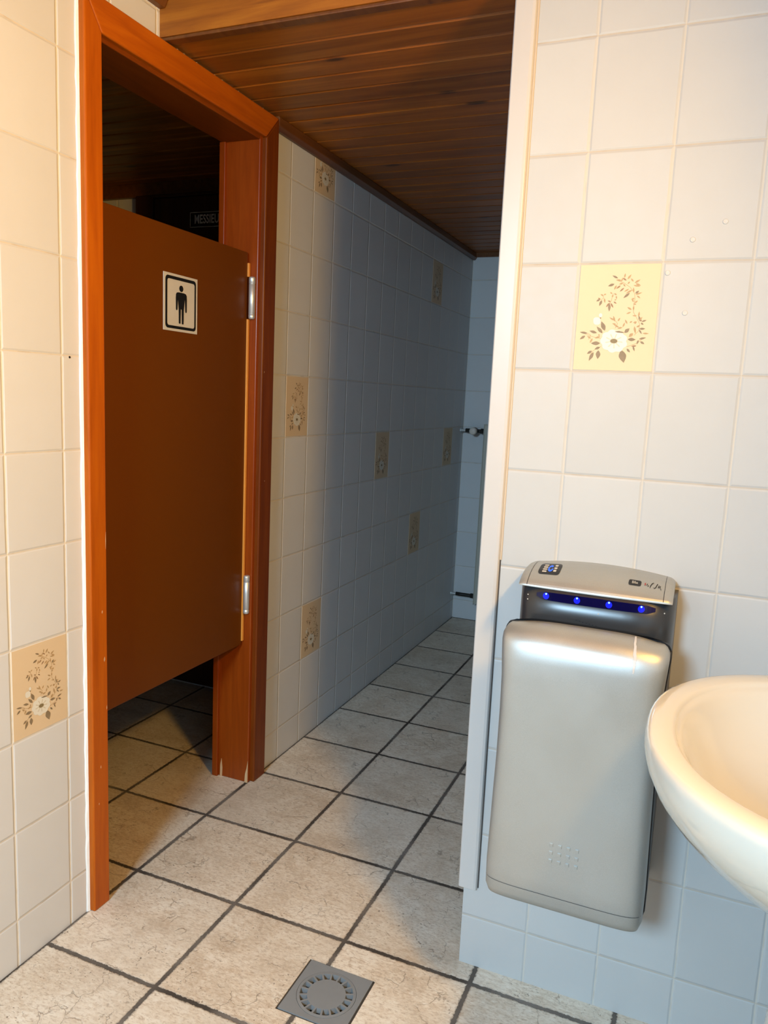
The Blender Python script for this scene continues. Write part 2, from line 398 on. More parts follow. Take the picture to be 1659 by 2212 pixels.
# plastic corner strip of the right wall
bm = bmesh.new()
prism(bm, [(-.1565, -.006), (-.154, -.009), (-.122, -.0095), (-.1165, -.008), (-.1145, -.003), (-.1145, .0005), (-.1452, .0005), (-.1452, .03), (-.153, .03), (-.1565, .027)], 'z', .187, ZF)
ts = struct(link('trim_6', bm, WHITE_PL, bevel=.001), 'white plastic corner strip on the edge of the dryer wall')
bm = boxes((-.1147, -.1105, -.0022, .0005, .93, ZF)); link('sealant_bead', bm, CAULK, ts, bevel=.001)
bm = boxes((-.1147, -.1118, -.0006, .0005, .19, .93)); link('painted_shadow_line', bm, simple('corner_strip_shadow', (.10, .085, .075), .9, noise=.4), ts)  # thin dark strip painting the shadow line beside the corner strip

# ------------------------------------------------------------ flower tiles
LEAVES = [  # base x,y  tip x,y  width  tone (0 tan, 1 brown, 2 grey-green)
(560,270,512,245,16,2),(592,290,545,282,13,0),(530,318,475,337,20,2),(548,330,528,368,14,0),(582,332,545,360,13,1),(614,268,622,228,12,0),(640,280,672,238,15,0),(632,290,598,266,13,1),(690,300,668,272,13,0),(700,312,748,282,15,0),(708,316,752,336,15,0),(690,332,746,342,12,0),(604,312,568,322,12,0),(622,342,604,316,11,0),(612,352,575,385,13,1),(652,362,612,386,12,0),(682,370,625,402,13,0),(660,396,606,440,18,2),(694,392,690,348,12,0),(706,402,738,378,16,2),(706,412,765,392,12,0),(720,420,748,442,12,0),(600,268,588,300,10,0),(660,300,640,320,11,0),
(440,412,462,402,11,0),(440,420,412,405,12,0),(408,450,376,466,15,2),(424,456,402,508,19,2),(446,440,450,482,13,0),(412,448,390,438,11,1),(512,402,494,388,12,0),(528,400,552,412,12,0),(520,410,510,434,12,0),(546,420,550,448,11,0),(490,480,460,518,14,1),(490,486,487,556,20,2),(500,482,522,524,14,1),(500,470,474,462,11,1),(525,470,550,488,12,1),(532,458,548,450,10,0),
(700,442,672,452,13,0),(692,474,680,448,12,0),(702,482,728,462,13,0),(690,490,716,494,11,0),(678,540,640,518,14,0),(692,546,695,504,12,0),(672,560,632,576,12,0),(722,592,684,590,12,0),(736,602,742,554,13,0),(752,642,738,590,17,2),(762,642,804,628,13,2),(756,652,778,668,14,2),(742,632,768,602,12,0),(722,642,690,652,12,0),(745,618,765,640,12,1),
(532,632,490,606,13,0),(536,642,524,592,14,0),(562,640,582,608,12,0),(548,666,514,660,12,0),(572,692,528,668,13,0),(602,692,558,702,13,0),(604,690,622,650,12,0),(642,662,624,624,13,0),(662,652,684,638,12,0),(702,662,722,640,12,0),(702,682,712,748,17,0),(742,704,794,702,17,2),(742,710,764,748,13,2),(772,742,824,744,13,0),(692,742,656,775,24,0),(620,738,662,700,28,2),(720,690,750,672,13,0),
(648,795,716,797,26,2),(742,792,802,778,16,2),(752,812,788,834,18,2),(738,800,724,838,14,2),(722,850,676,856,13,1),(692,852,706,898,14,2),(640,876,668,908,18,2),(596,890,616,1000,58,2),
(302,746,234,736,17,2),(282,768,234,800,20,2),(384,742,318,724,22,2),(332,792,298,770,13,0),(346,790,322,832,15,0),(412,832,332,834,30,2),(412,772,366,790,15,0),(406,768,398,752,12,0),(432,744,382,686,26,2),(452,722,422,640,34,2),(398,895,392,972,36,2),(356,912,314,990,26,2),(342,900,298,928,20,2),(412,866,364,886,20,2)]
STEMS = [[(545,285),(610,310),(665,350),(700,400),(703,450),(695,500),(692,560),(720,610),(745,660),(740,720),(700,760)], [(430,410),(440,440),(410,455)], [(520,400),(505,460),(488,490)], [(415,790),(340,775),(250,740)], [(420,860),(350,900),(320,950)], [(640,860),(720,830),(770,790)], [(540,700),(560,660),(530,620)], [(300,745),(330,762),(310,800)]]
PETAL = simple('cream_petal_glaze', (.72, .70, .61), .5, spec=.25, noise=.05)
PETAL2 = simple('beige_petal_shading_glaze', (.60, .54, .41), .5, spec=.25, noise=.05)
L_TAN = simple('tan_leaf_glaze', (.50, .34, .17), .5, spec=.25, noise=.35, nscale=120)
L_BRN = simple('brown_leaf_glaze', (.36, .22, .12), .5, spec=.25, noise=.35, nscale=120)
L_GRN = simple('olive_grey_leaf_glaze', (.30, .225, .135), .5, spec=.25, noise=.4, nscale=120)
CREAM = simple('yellow_cream_glaze', (.69, .54, .355), .5, spec=.25, noise=.05, nscale=10)
CENT = simple('olive_brown_centre_glaze', (.26, .20, .10), .5, spec=.25, noise=.3, nscale=200)
def flower_tile(parent, to3, nrm, label, flip=False):
    """to3(u,v) -> point on the wall, u right 0..1 and v down 0..1; nrm the wall normal"""
    bm = bmesh.new(); N = Vector(nrm)
    def P(u, v, h): return bm.verts.new(Vector(to3(u, v))+N*h)
    def Q(x, y): v = (y-138)/945; u = (x-(230-70*v))/703; return u, v
    e = .010
    # tile body with bevelled rim
    base = [P(u, v, -.001) for u, v in ((e,e*.75),(1-e,e*.75),(1-e,1-e*.75),(e,1-e*.75))]
    top = [P(u, v, .0006) for u, v in ((2*e,1.5*e),(1-2*e,1.5*e),(1-2*e,1-1.5*e),(2*e,1-1.5*e))]
    bm.faces.new(top).material_index = 0
    for i in range(4): bm.faces.new((base[i], base[(i+1)%4], top[(i+1)%4], top[i])).material_index = 0
    def poly(pts, h, mi):
        bm.faces.new([P(*Q(x, y), h) for x, y in pts]).material_index = mi
    for s in STEMS:
        for (x0, y0), (x1, y1) in zip(s, s[1:]):
            dx, dy = x1-x0, y1-y0; l = math.hypot(dx, dy); nx, ny = -dy/l*1.8, dx/l*1.8
            poly([(x0+nx, y0+ny), (x1+nx, y1+ny), (x1-nx, y1-ny), (x0-nx, y0-ny)], .00075, 1)
    for k, (x0, y0, x1, y1, wd, c) in enumerate(LEAVES):
        dx, dy = x1-x0, y1-y0; l = math.hypot(dx, dy); nx, ny = -dy/l, dx/l; pts = []
        for t, s in ((0, 0), (.15, .55), (.35, .95), (.5, 1), (.7, .72), (.88, .3), (1, 0)):
            pts.append((x0+dx*t+nx*wd*.55*s, y0+dy*t+ny*wd*.55*s))
        for t, s in ((.88, .3), (.7, .72), (.5, 1), (.35, .95), (.15, .55)):
            pts.append((x0+dx*t-nx*wd*.55*s, y0+dy*t-ny*wd*.55*s))
        poly(pts, .0009+.00001*(k % 9), (1, 2, 3)[c])
    def blob(cx_, cy_, rx, ry, h, mi, lobes=0, amp=0, n=48, ph=0):
        poly([(cx_+rx*math.cos(a)*(1+amp*abs(math.sin(lobes*a/2+ph))), cy_+ry*math.sin(a)*(1+amp*abs(math.sin(lobes*a/2+ph)))) for a in [2*PI*i/n for i in range(n)]], h, mi)
    blob(383, 638, 30, 32, .0011, 4, 4, .12); blob(415, 588, 15, 18, .0011, 4); blob(414, 612, 6, 6, .0013, 3)
    blob(530, 812, 104, 90, .0012, 4, 9, .14)
    for i in range(9):
        a = 2*PI*i/9+.2
        x, y = 530+58*math.cos(a), 812+52*math.sin(a)
        poly([(530+22*math.cos(a-.25), 812+18*math.sin(a-.25)), (530+72*math.cos(a-.14), 812+62*math.sin(a-.14)), (530+76*math.cos(a+.02), 812+66*math.sin(a+.02)), (530+22*math.cos(a+.1), 812+18*math.sin(a+.1))], .00125, 5)
    poly([(535,728),(575,722),(620,736),(600,741),(560,738)], .0013, 3)
    blob(530, 812, 36, 25, .0014, 5); blob(530, 812, 30, 19, .0016, 6)
    o = link('flower_tile', bm, [CREAM, L_TAN, L_BRN, L_GRN, PETAL, PETAL2, CENT], parent)
    o['label'] = label
    return o
flower_tile(wr, lambda u, v: (0+.15*u, 0, ZR0+1.4-.2*v), (0,-1,0), 'cream tile with a white flower and brown leaves, above the dryer')
def lt(parent, y0, z1, label): return flower_tile(parent, lambda u, v: (XL, y0+.15*u, z1-.2*v), (1,0,0), label)
lt(wl, YL1-.15, ZL0+.6, 'cream flower tile low on the wall left of the door')
for k, r, lb in ((0, 6, 'cream flower tile at eye height beside the door frame'), (1, 10, 'cream flower tile cut by the ceiling moulding'), (1, 2, 'cream flower tile low beside the door frame'),
                 (5, 5, 'cream flower tile halfway along the corridor wall'), (8, 3, 'cream flower tile lower on the dim corridor wall'), (9, 9, 'cream flower tile high on the dim corridor wall'), (11, 5, 'cream flower tile next to the far corner')):
    lt(wc, YC1+.15*k, ZL0+.2*r, lb)
# filled screw holes
for x, z in ((.247, 1.584), (.196, 1.555), (.159, 1.498), (.195, 1.427)):
    bm = bmesh.new(); lathe(bm, [(.0052, -.001), (.0046, .0012), (.0026, .0016), (.0016, .0007)], (x, 0, z), (0, -1, 0), 16); link('filled_screw_hole', bm, FILLER, wr, smooth=True)
bm = bmesh.new(); lathe(bm, [(.003, -.001), (.0024, .0006)], (XL, -.262, 1.305), (1, 0, 0), 12); link('dark_plug_hole', bm, BLACK, wl)

# ------------------------------------------------------------ brown stall door with its frame
door = struct(empty('door_1'), 'brown half-height door in an orange-brown wooden frame')
CX0, CX1 = XL-.001, XL+.020
def casing(pts, mat, ax='x'):
    bm = bmesh.new(); prism(bm, pts, 'x', CX0, CX1); return link('casing', bm, mat, door, bevel=.004, seg=3)
ZT, ZI = 2.042, 1.972
YO0, YI0, YI1, YO1 = -.230, -.179, .474, .541
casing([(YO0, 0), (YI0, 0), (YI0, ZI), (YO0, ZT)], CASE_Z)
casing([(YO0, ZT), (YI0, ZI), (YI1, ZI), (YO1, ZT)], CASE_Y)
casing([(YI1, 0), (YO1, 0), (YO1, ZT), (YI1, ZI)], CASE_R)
# jambs and stops
JX0, JX1 = -1.128, -1.000
bm = boxes((JX0, JX1, DYb-.03, DYb+.0, 0, DZ)); link('jamb', bm, JAMB_Z, door, bevel=.0025)
bm = boxes((JX0, JX1, DYa-.0, DYa+.018, 0, DZ)); link('jamb', bm, JAMB_Z, door, bevel=.0025)
bm = boxes((JX0, JX1, DYa+.018, DYb-.03, DZ-.040, DZ)); link('head_jamb', bm, JAMB_Y, door, bevel=.0025)
bm = boxes((JX0-.004, JX0+.016, DYb-.040, DYb-.029, 0, DZ-.040)); link('door_stop', bm, JAMB_Z, door, bevel=.002)
# splintered foot
bm = bmesh.new()
prism(bm, [(-1.106, .0), (-1.098, .0), (-1.097, .030), (-1.101, .062), (-1.105, .040)], 'y', .4602, .4618)
prism(bm, [(-1.012, .0), (-1.001, .0), (-1.0005, .075), (-1.005, .048), (-1.010, .03)], 'y', .4602, .4618)
link('chipped_patch', bm, CHIP, door)
for y, z, sy, sz in ((-.196, .735, .0016, .004), (-.190, .62, .0022, .006), (-.184, .50, .0012, .005), (-.205, .36, .0012, .004), (-.183, .90, .0009, .02), (-.212, .27, .001, .003), (.50, .98, .001, .002), (.485, 1.31, .0011, .003)):
    bm = bmesh.new(); prism(bm, [(y-sy, z), (y-sy*.3, z-sz), (y+sy, z-sz*.2), (y+sy*.4, z+sz)], 'x', CX1-.001, CX1+.0003); link('paint_chip', bm, CHIP, door)
bm = bmesh.new(); pr = None; random.seed(11)
for i in range(61):
    y = .035+.5*i/60; t = random.uniform(.0004, .0018) if random.random() > .1 else .0035
    row = [bm.verts.new((XL, y, ZT-.001)), bm.verts.new((XL+.013+t*.5, y, ZT-.001)), bm.verts.new((XL+.012+t*.5, y, ZT+t)), bm.verts.new((XL, y, ZT+t+.002))]
    if pr:
        for k in range(3): bm.faces.new((pr[k], row[k], row[k+1], pr[k+1]))
    pr = row
link('plaster_edge', bm, CAULK, door)
# white sealant between tiles and casing
bm = bmesh.new()
pts = []
n = 80
random.seed(3)
pl_ = [(-.2362+random.uniform(-.0015, .0012), 2.2*i/n) for i in range(n+1)]
A = [bm.verts.new((XL+.0004, y, z)) for y, z in pl_]; B = [bm.verts.new((XL+.0035, y+.002, z)) for y, z in pl_]; C = [bm.verts.new((XL+.006, -.2295, z)) for y, z in pl_]
for i in range(n):
    bm.faces.new((A[i], A[i+1], B[i+1], B[i])); bm.faces.new((B[i], B[i+1], C[i+1], C[i]))
for v in bm.verts:
    if v.co.z > 2.04: v.co.z = 2.04
link('sealant_line', bm, CAULKW, door)
# leaf
LX = -1.028; LY0, LY1, LZ0, LZ1 = -.178, .452, .463, 1.651
bm = boxes((LX-.032, LX, LY0, LY1, LZ0, LZ1)); leaf = link('door_leaf', bm, LEAF, door, bevel=.0025, seg=3)
bm = boxes((LX-.004, LX+.004, LY1-.001, LY1+.008, LZ0+.012, 1.461)); box(bm, LX-.004, LX+.004, LY1-.001, LY1+.008, 1.582, LZ1-.03)
link('lit_edge', bm, EDGE, leaf, bevel=.0008)  # added amber strip, paints the light caught along the leaf's edge
for z0, z1 in ((1.461, 1.582), (.564, .687)):
    bm = bmesh.new(); r = .0096
    lathe(bm, [(r*.55, 0), (r*.9, .002), (r, .006), (r, .013), (r*.93, .0135), (r*.93, .0145), (r, .015), (r, z1-z0-.022), (r*.93, z1-z0-.0215), (r*.93, z1-z0-.0205), (r, z1-z0-.020), (r, z1-z0-.005), (r*.9, z1-z0-.001), (r*.6, z1-z0)], (-1.014, .4555, z0), (0, 0, 1), 24)
    h = link('hinge', bm, CHROME, door, smooth=True)
    h['label'] = 'satin metal hinge barrel'
    bm = bmesh.new(); cyl(bm, (-1.0075, .4505, z1-.015), (-1.0065, .450, z1-.015), .0013, 10); link('grub_screw', bm, BLACK, h)

# pictogram sign on the leaf
sg = tag(empty('pictogram_sign'), 'square silver sign with a black standing man pictogram on the brown door', 'sign')
SY0, SY1, SZ0, SZ1 = .0705, .2095, 1.3945, 1.5365
SX = LX+.0003
def sp(u, v): return (SY0+u*(SY1-SY0), SZ1-v*(SZ1-SZ0))
bm = boxes((SX, SX+.0012, SY0, SY1, SZ0, SZ1)); link('plate', bm, ALU, sg, bevel=.0004)
def rrect(u0, v0, u1, v1, r, n=6):
    out = []
    for cx_, cy_, a0 in ((u1-r, v0+r, -PI/2), (u1-r, v1-r, 0), (u0+r, v1-r, PI/2), (u0+r, v0+r, PI)):
        for i in range(n+1): a = a0+PI/2*i/n; out.append((cx_+r*math.cos(a), cy_+r*math.sin(a)))
    return out
bm = bmesh.new()
o_ = rrect(.05, .045, .95, .955, .07); i_ = rrect(.105, .10, .905, .905, .045)
X1 = SX+.0016
A = [bm.verts.new((X1, *sp(*p))) for p in o_]; B = [bm.verts.new((X1, *sp(*p))) for p in i_]
for i in range(len(A)): bm.faces.new((A[i], A[(i+1) % len(A)], B[(i+1) % len(A)], B[i]))
link('printed_border', bm, PRINT, sg)
bm = bmesh.new()
def fl(pts, dx=0): bm.faces.new([bm.verts.new((X1+dx, *sp(u, v))) for u, v in pts])
fl([(.505+.06*math.cos(2*PI*i/24), .235+.056*math.sin(2*PI*i/24)) for i in range(24)])
fl([(.35,.345),(.375,.315),(.43,.305),(.59,.305),(.645,.315),(.67,.345),(.675,.43),(.61,.42),(.585,.60),(.43,.60),(.405,.42),(.345,.43)], .00002)
fl([(.345,.40),(.41,.40),(.398,.60),(.385,.625),(.362,.625),(.35,.60)], .00004)
fl([(.61,.40),(.675,.40),(.672,.62),(.66,.645),(.637,.645),(.625,.62)], .00004)
fl([(.43,.58),(.495,.58),(.488,.845),(.478,.855),(.445,.855),(.436,.845)], .00004)
fl([(.515,.58),(.585,.58),(.578,.85),(.568,.86),(.535,.86),(.526,.85)], .00004)
link('printed_man', bm, PRINT, sg)

# ------------------------------------------------------------ dark door with a sign, seen above the leaf
d2 = struct(empty('door_2'), 'dark wooden door in the dim room behind the brown door')
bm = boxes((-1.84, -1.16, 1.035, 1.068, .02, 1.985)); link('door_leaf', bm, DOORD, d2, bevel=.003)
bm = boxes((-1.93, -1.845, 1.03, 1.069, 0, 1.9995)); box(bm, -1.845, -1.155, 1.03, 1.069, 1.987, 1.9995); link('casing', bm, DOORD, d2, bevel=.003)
def text_mesh(txt, size, name, mat, parent, place, bold=0, sx=1., spacing=1.):
    cu = bpy.data.curves.new('t', 'FONT'); cu.body = txt; cu.size = size; cu.align_x = 'CENTER'; cu.align_y = 'CENTER'; cu.offset = bold; cu.space_character = spacing
    cu.resolution_u = 3
    to = bpy.data.objects.new('t', cu); COL.objects.link(to)
    bpy.context.view_layer.update()
    me = bpy.data.meshes.new_from_object(to.evaluated_get(bpy.context.evaluated_depsgraph_get()))
    bpy.data.objects.remove(to)
    for v in me.vertices: v.co = place(v.co.x*sx, v.co.y)
    me.name = name; me.materials.clear(); me.materials.append(mat)
    o = bpy.data.objects.new(name, me); COL.objects.link(o); o.parent = parent
    return o
ms = tag(empty('door_sign'), 'small dark MESSIEURS sign with pale letters on the dark door inside', 'sign')
MX0, MX1, MZ0, MZ1, MY = -1.669, -1.478, 1.866, 1.926, 1.0335
bm = boxes((MX0, MX1, MY-.0015, MY+.001, MZ0, MZ1)); link('plate', bm, BLACK, ms)
bm = boxes((MX0+.002, MX1-.002, MY-.0022, MY-.0016, MZ1-.004, MZ1-.002)); box(bm, MX0+.002, MX1-.002, MY-.0022, MY-.0016, MZ0+.002, MZ0+.004)
box(bm, MX0+.002, MX0+.004, MY-.0022, MY-.0016, MZ0+.004, MZ1-.004); box(bm, MX1-.004, MX1-.002, MY-.0022, MY-.0016, MZ0+.004, MZ1-.004)
link('printed_border', bm, SIGNW, ms)
text_mesh('MESSIEURS', .046, 'lettering', SIGNW, ms, lambda x, y: ((MX0+MX1)/2+x, MY-.0022, (MZ0+MZ1)/2+y), bold=.0009, sx=.68)

# ------------------------------------------------------------ floor drain
dr = tag(empty('floor_drain'), 'square grey plastic floor drain with a ring of slots', 'drain')
cxd, cyd = (DX0+DX1)/2, (DY0+DY1)/2; n = 72
bm = bmesh.new(); RH = .0635
def sqp(a):
    c, s = math.cos(a), math.sin(a); k = .0745/max(abs(c), abs(s)); return c*k, s*k
angs = [2*PI*i/n for i in range(n)]
T = [bm.verts.new((cxd+sqp(a)[0], cyd+sqp(a)[1], .0015)) for a in angs]; U = [bm.verts.new((cxd+sqp(a)[0], cyd+sqp(a)[1], -.02)) for a in angs]
V = [bm.verts.new((cxd+RH*math.cos(a), cyd+RH*math.sin(a), .0012)) for a in angs]; W = [bm.verts.new((cxd+RH*math.cos(a), cyd+RH*math.sin(a), -.02)) for a in angs]
for i in range(n):
    j = (i+1) % n
    bm.faces.new((T[i], T[j], V[j], V[i])); bm.faces.new((T[i], U[i], U[j], T[j])); bm.faces.new((V[i], V[j], W[j], W[i]))
link('frame', bm, DRAINM, dr)
bm = bmesh.new()
def ring(r, z): return [bm.verts.new((cxd+r*math.cos(a), cyd+r*math.sin(a), z)) for a in angs]
def band(A, B):
    for i in range(n): bm.faces.new((A[i], A[(i+1) % n], B[(i+1) % n], B[i]))
c0 = bm.verts.new((cxd, cyd, .0014)); r1 = ring(.041, .0014); r1b = ring(.0422, -.010)
for i in range(n): bm.faces.new((c0, r1[i], r1[(i+1) % n]))
band(r1, r1b)
o0 = ring(.0557, -.012); o1 = ring(.0565, .0018); o2 = ring(.0628, .0014); o3 = ring(.0628, -.012); band(o0, o1); band(o1, o2); band(o2, o3)
for k in range(18):
    a = 2*PI*k/18+.09; c, s = math.cos(a), math.sin(a); px, py = -s*.0021, c*.0021
    P0 = (cxd+c*.0405, cyd+s*.0405); P1 = (cxd+c*.0570, cyd+s*.0570)
    q = [(P0[0]+px, P0[1]+py), (P1[0]+px, P1[1]+py), (P1[0]-px, P1[1]-py), (P0[0]-px, P0[1]-py)]
    prism(bm, q, 'z', -.010, .0013)
link('grate', bm, DRAINM, dr)
bm = boxes((cxd-.0745, cxd+.0745, cyd-.0745, cyd+.0745, -.035, -.026)); link('trap', bm, DARK, dr)
bm = boxes((DX0-.003, DX0+.0015, DY0-.003, DY1+.003, -.03, -.0015), (DX1-.0015, DX1+.003, DY0-.003, DY1+.003, -.03, -.0015), (DX0, DX1, DY0-.003, DY0+.0015, -.03, -.0015), (DX0, DX1, DY1-.0015, DY1+.003, -.03, -.0015))
link('joint', bm, simple('dark_joint_mortar', (.06, .05, .04), .9, noise=.3), dr)

# ------------------------------------------------------------ hand dryer
hd = tag(empty('hand_dryer'), 'silver and black jet hand dryer with four blue lights on the tiled wall', 'hand dryer')
HX = .091
def sring(hw, y0, d, z, n=40, e=5., xo=0, zc=0, zp=2):
    """front half super-ellipse, back edge on y0"""
    pts = []
    for i in range(n+1):
        t = PI*i/n; c, s = math.cos(t), math.sin(t)
        x = hw*math.copysign(abs(c)**(2/e), c); y = y0-d*abs(s)**(2/e)
        pts.append((HX+xo+x, y, z-zc*abs(x/hw)**zp if hw else z))
    return pts
# main body (dark)
bm = bmesh.new()
loft(bm, [sring(.130, -.001, .110, .325), sring(.1425, -.001, .122, .335), sring(.1430, -.001, .124, .70), sring(.1430, -.001, .121, .86), sring(.1425, -.001, .1185, .9150)])
body = link('body', bm, DARKPL, hd, smooth=True)
# slot throat: darker block between body and cover
bm = bmesh.new(); loft(bm, [sring(.136, -.115, .035, .36), sring(.136, -.115, .035, .74)]); link('slot_throat', bm, BLACK, hd)
# top cap
def cap_profile(s):      # s 0 back .. 1 front lower edge
    P = [(0, .9475), (-.03, .9490), (-.055, .9460), (-.078, .9405), (-.096, .9335), (-.110, .9255), (-.1180, .9190), (-.1210, .9140)]
    f = s*(len(P)-1); i = min(int(f), len(P)-2); t = f-i
    return P[i][0]*(1-t)+P[i+1][0]*t, P[i][1]*(1-t)+P[i+1][1]*t
def cap_pt(u, s, e=0):   # u -1..1
    y, z = cap_profile(s); x = HX-.0015+u*.1375
    fr = abs(u)**2
    yy = y*(1-.05*fr); zz = z-.012*fr*(1-s)
    if abs(u) > .93: k = (abs(u)-.93)/.07; zz -= .006*k*k*(1-s*.7); yy *= 1-.02*k*k
    return Vector((x, yy, zz+e))
NU, NS = 64, 28
bm = bmesh.new(); grid = [[bm.verts.new(cap_pt(-1+2*i/NU, j/NS)) for i in range(NU+1)] for j in range(NS+1)]
for j in range(NS):
    for i in range(NU): bm.faces.new((grid[j][i], grid[j][i+1], grid[j+1][i+1], grid[j+1][i]))
bot = [[bm.verts.new((v.co.x, v.co.y, .911)) for v in row] for row in (grid[0], grid[-1])]
for i in range(NU):
    bm.faces.new((grid[0][i], grid[0][i+1], bot[0][i+1], bot[0][i])); bm.faces.new((grid[-1][i], grid[-1][i+1], bot[1][i+1], bot[1][i]))
for e_ in (0, NU):
    col_ = [grid[j][e_] for j in range(NS+1)]; bm.faces.new(col_+[bot[1][e_], bot[0][e_]])
cap = link('top_cap', bm, SILVER, hd, smooth=True); md = cap.modifiers.new('es', 'EDGE_SPLIT'); md.split_angle = .7
# seams in the cap near both ends
for u in (-.885, .885):
    bm = bmesh.new(); pr = None
    for j in range(NS+1):
        a = bm.verts.new(cap_pt(u-.004, j/NS, .0003)+Vector((0, -.0003, 0))); b_ = bm.verts.new(cap_pt(u+.004, j/NS, .0003)+Vector((0, -.0003, 0)))
        if pr: bm.faces.new((pr[0], a, b_, pr[1]))
        pr = (a, b_)
    link('seam', bm, DARKPL, cap)
def cap_patch(pts, e, name, mat, parent):
    bm = bmesh.new(); bm.faces.new([bm.verts.new(cap_pt(u, s, e)+Vector((0, -e*.5, 0))) for u, s in pts]); bmesh.ops.triangulate(bm, faces=bm.faces[:]); return link(name, bm, mat, parent)
def cap_rr(u0, s0, u1, s1, e, name, mat, parent, r=.3, N=8):
    """rounded rectangle laid on the cap as a strip mesh so that it follows the curve"""
    bm = bmesh.new(); prev = None
    for i in range(N*2+1):
        t = i/(N*2); s = s0+(s1-s0)*t; edge = min(t, 1-t)/r
        ins = 0 if edge >= 1 else (1-math.sqrt(max(0, 1-(1-edge)**2)))*.06*(u1-u0)*2
        row = [bm.verts.new(cap_pt(u0+ins+(u1-u0-2*ins)*k/6, s, e)+Vector((0, -e*.5, 0))) for k in range(7)]
        if prev:
            for k in range(6): bm.faces.new((prev[k], prev[k+1], row[k+1], row[k]))
        prev = row
    return link(name, bm, mat, parent)
pan = cap_rr(-.79, .22, -.49, .55, .0006, 'display_panel', BLACK, cap)
for k in range(4): cap_rr(-.735, .27+.062*k, -.675, .31+.062*k, .0010, 'display_bar', WHITEP, pan)
for k in range(3): cap_rr(-.585, .27+.075*k, -.545, .32+.075*k, .0010, 'display_bar', WHITEP, pan)
bm = bmesh.new()
R0 = [bm.verts.new(cap_pt(-.63+.036*math.cos(a), .385+.095*math.sin(a), .0011)) for a in [2*PI*i/24 for i in range(24)]]
R1 = [bm.verts.new(cap_pt(-.63+.019*math.cos(a), .385+.045*math.sin(a), .0011)) for a in [2*PI*i/24 for i in range(24)]]
for i in range(21): bm.faces.new((R0[i], R0[i+1], R1[i+1], R1[i]))
link('blue_ring', bm, BLUEP, pan)
bdg = cap_rr(.425, .42, .585, .56, .0006, 'maker_badge', BLACK, cap)
text_mesh('Bifaa', .36, 'lettering', WHITEP, bdg, lambda x, y: cap_pt(.505+x*.105, .49-y*.26, .0011), sx=1.1)
bm = bmesh.new()
def stroke(pts, w_):
    pr = None
    for i, (u, s) in enumerate(pts):
        a = bm.verts.new(cap_pt(u-w_, s-.006, .0009)); b_ = bm.verts.new(cap_pt(u+w_, s+.006, .0009))
        if pr: bm.faces.new((pr[0], a, b_, pr[1]))
        pr = (a, b_)
stroke([(.665, .47), (.655, .51), (.668, .53), (.682, .51)], .004)
stroke([(.70, .56), (.705, .50), (.722, .44), (.738, .42), (.742, .43)], .0045)
stroke([(.735, .53), (.75, .56), (.768, .54), (.782, .46), (.79, .43)], .0045)
stroke([(.80, .53), (.808, .47), (.828, .48), (.815, .52), (.83, .53), (.84, .58)], .0045)
link('script_mark', bm, PRINT, cap)
cap_patch([(.625, .46), (.642, .45), (.645, .50), (.63, .52)], .0008, 'red_mark', REDP, cap)

# glowing window strip on the body front
def body_front(u, z, e=0):      # u in metres from HX
    hw = .1425; d = .1212-.0020*max(0, (z-.86)/.0565); y = -.001-d*(1-min(1, abs(u/hw))**5.)**(1/5.)
    return Vector((HX+u, y-e, z))
bm = bmesh.new(); prev = None; N = 30
for i in range(N+1):
    t = i/N; u = -.103+.212*t; k = min(t, 1-t)*N; hh = .0085*min(1, .45+.3*k) + .0012*math.sin(PI*t)
    zc_ = .8985
    row = [bm.verts.new(body_front(u, zc_-hh*.95, .0008)), bm.verts.new(body_front(u, zc_+hh*.75, .0008))]
    if prev: bm.faces.new((prev[0], row[0], row[1], prev[1]))
    prev = row
stp = link('light_window', bm, STRIP, body)
for x in (.006, .063, .120, .176):
    u = x-HX
    bm = bmesh.new(); N = 20; zc_ = .8975
    c0 = bm.verts.new(body_front(u, zc_, .0012)); R_ = [bm.verts.new(body_front(u+.0058*math.cos(a), zc_+.0062*math.sin(a), .0011)) for a in [2*PI*i/N for i in range(N)]]
    for i in range(N): bm.faces.new((c0, R_[i], R_[(i+1) % N]))
    led = link('led', bm, LEDM, stp)
    bm = bmesh.new(); bmesh.ops.create_uvsphere(bm, u_segments=10, v_segments=6, radius=.0017, matrix=Matrix.Translation(body_front(u, .9015, .0012))); 
    link('led_core', bm, LEDC, stp)
for x, z in ((-.030, .893), (-.030, .884), (.103, .878), (.215, .892)):
    bm = bmesh.new(); cyl(bm, body_front(x-HX, z, -.001), body_front(x-HX, z, .0007), .0011, 10); link('indicator_dot', bm, WHITEP, body)
for k in range(7):
    bm = bmesh.new(); cyl(bm, body_front(.045+.006*k-HX+.02, .861-.001*k, -.001), body_front(.045+.006*k-HX+.02, .861-.001*k, .0006), .0011, 10); link('vent_hole', bm, BLACK, body)
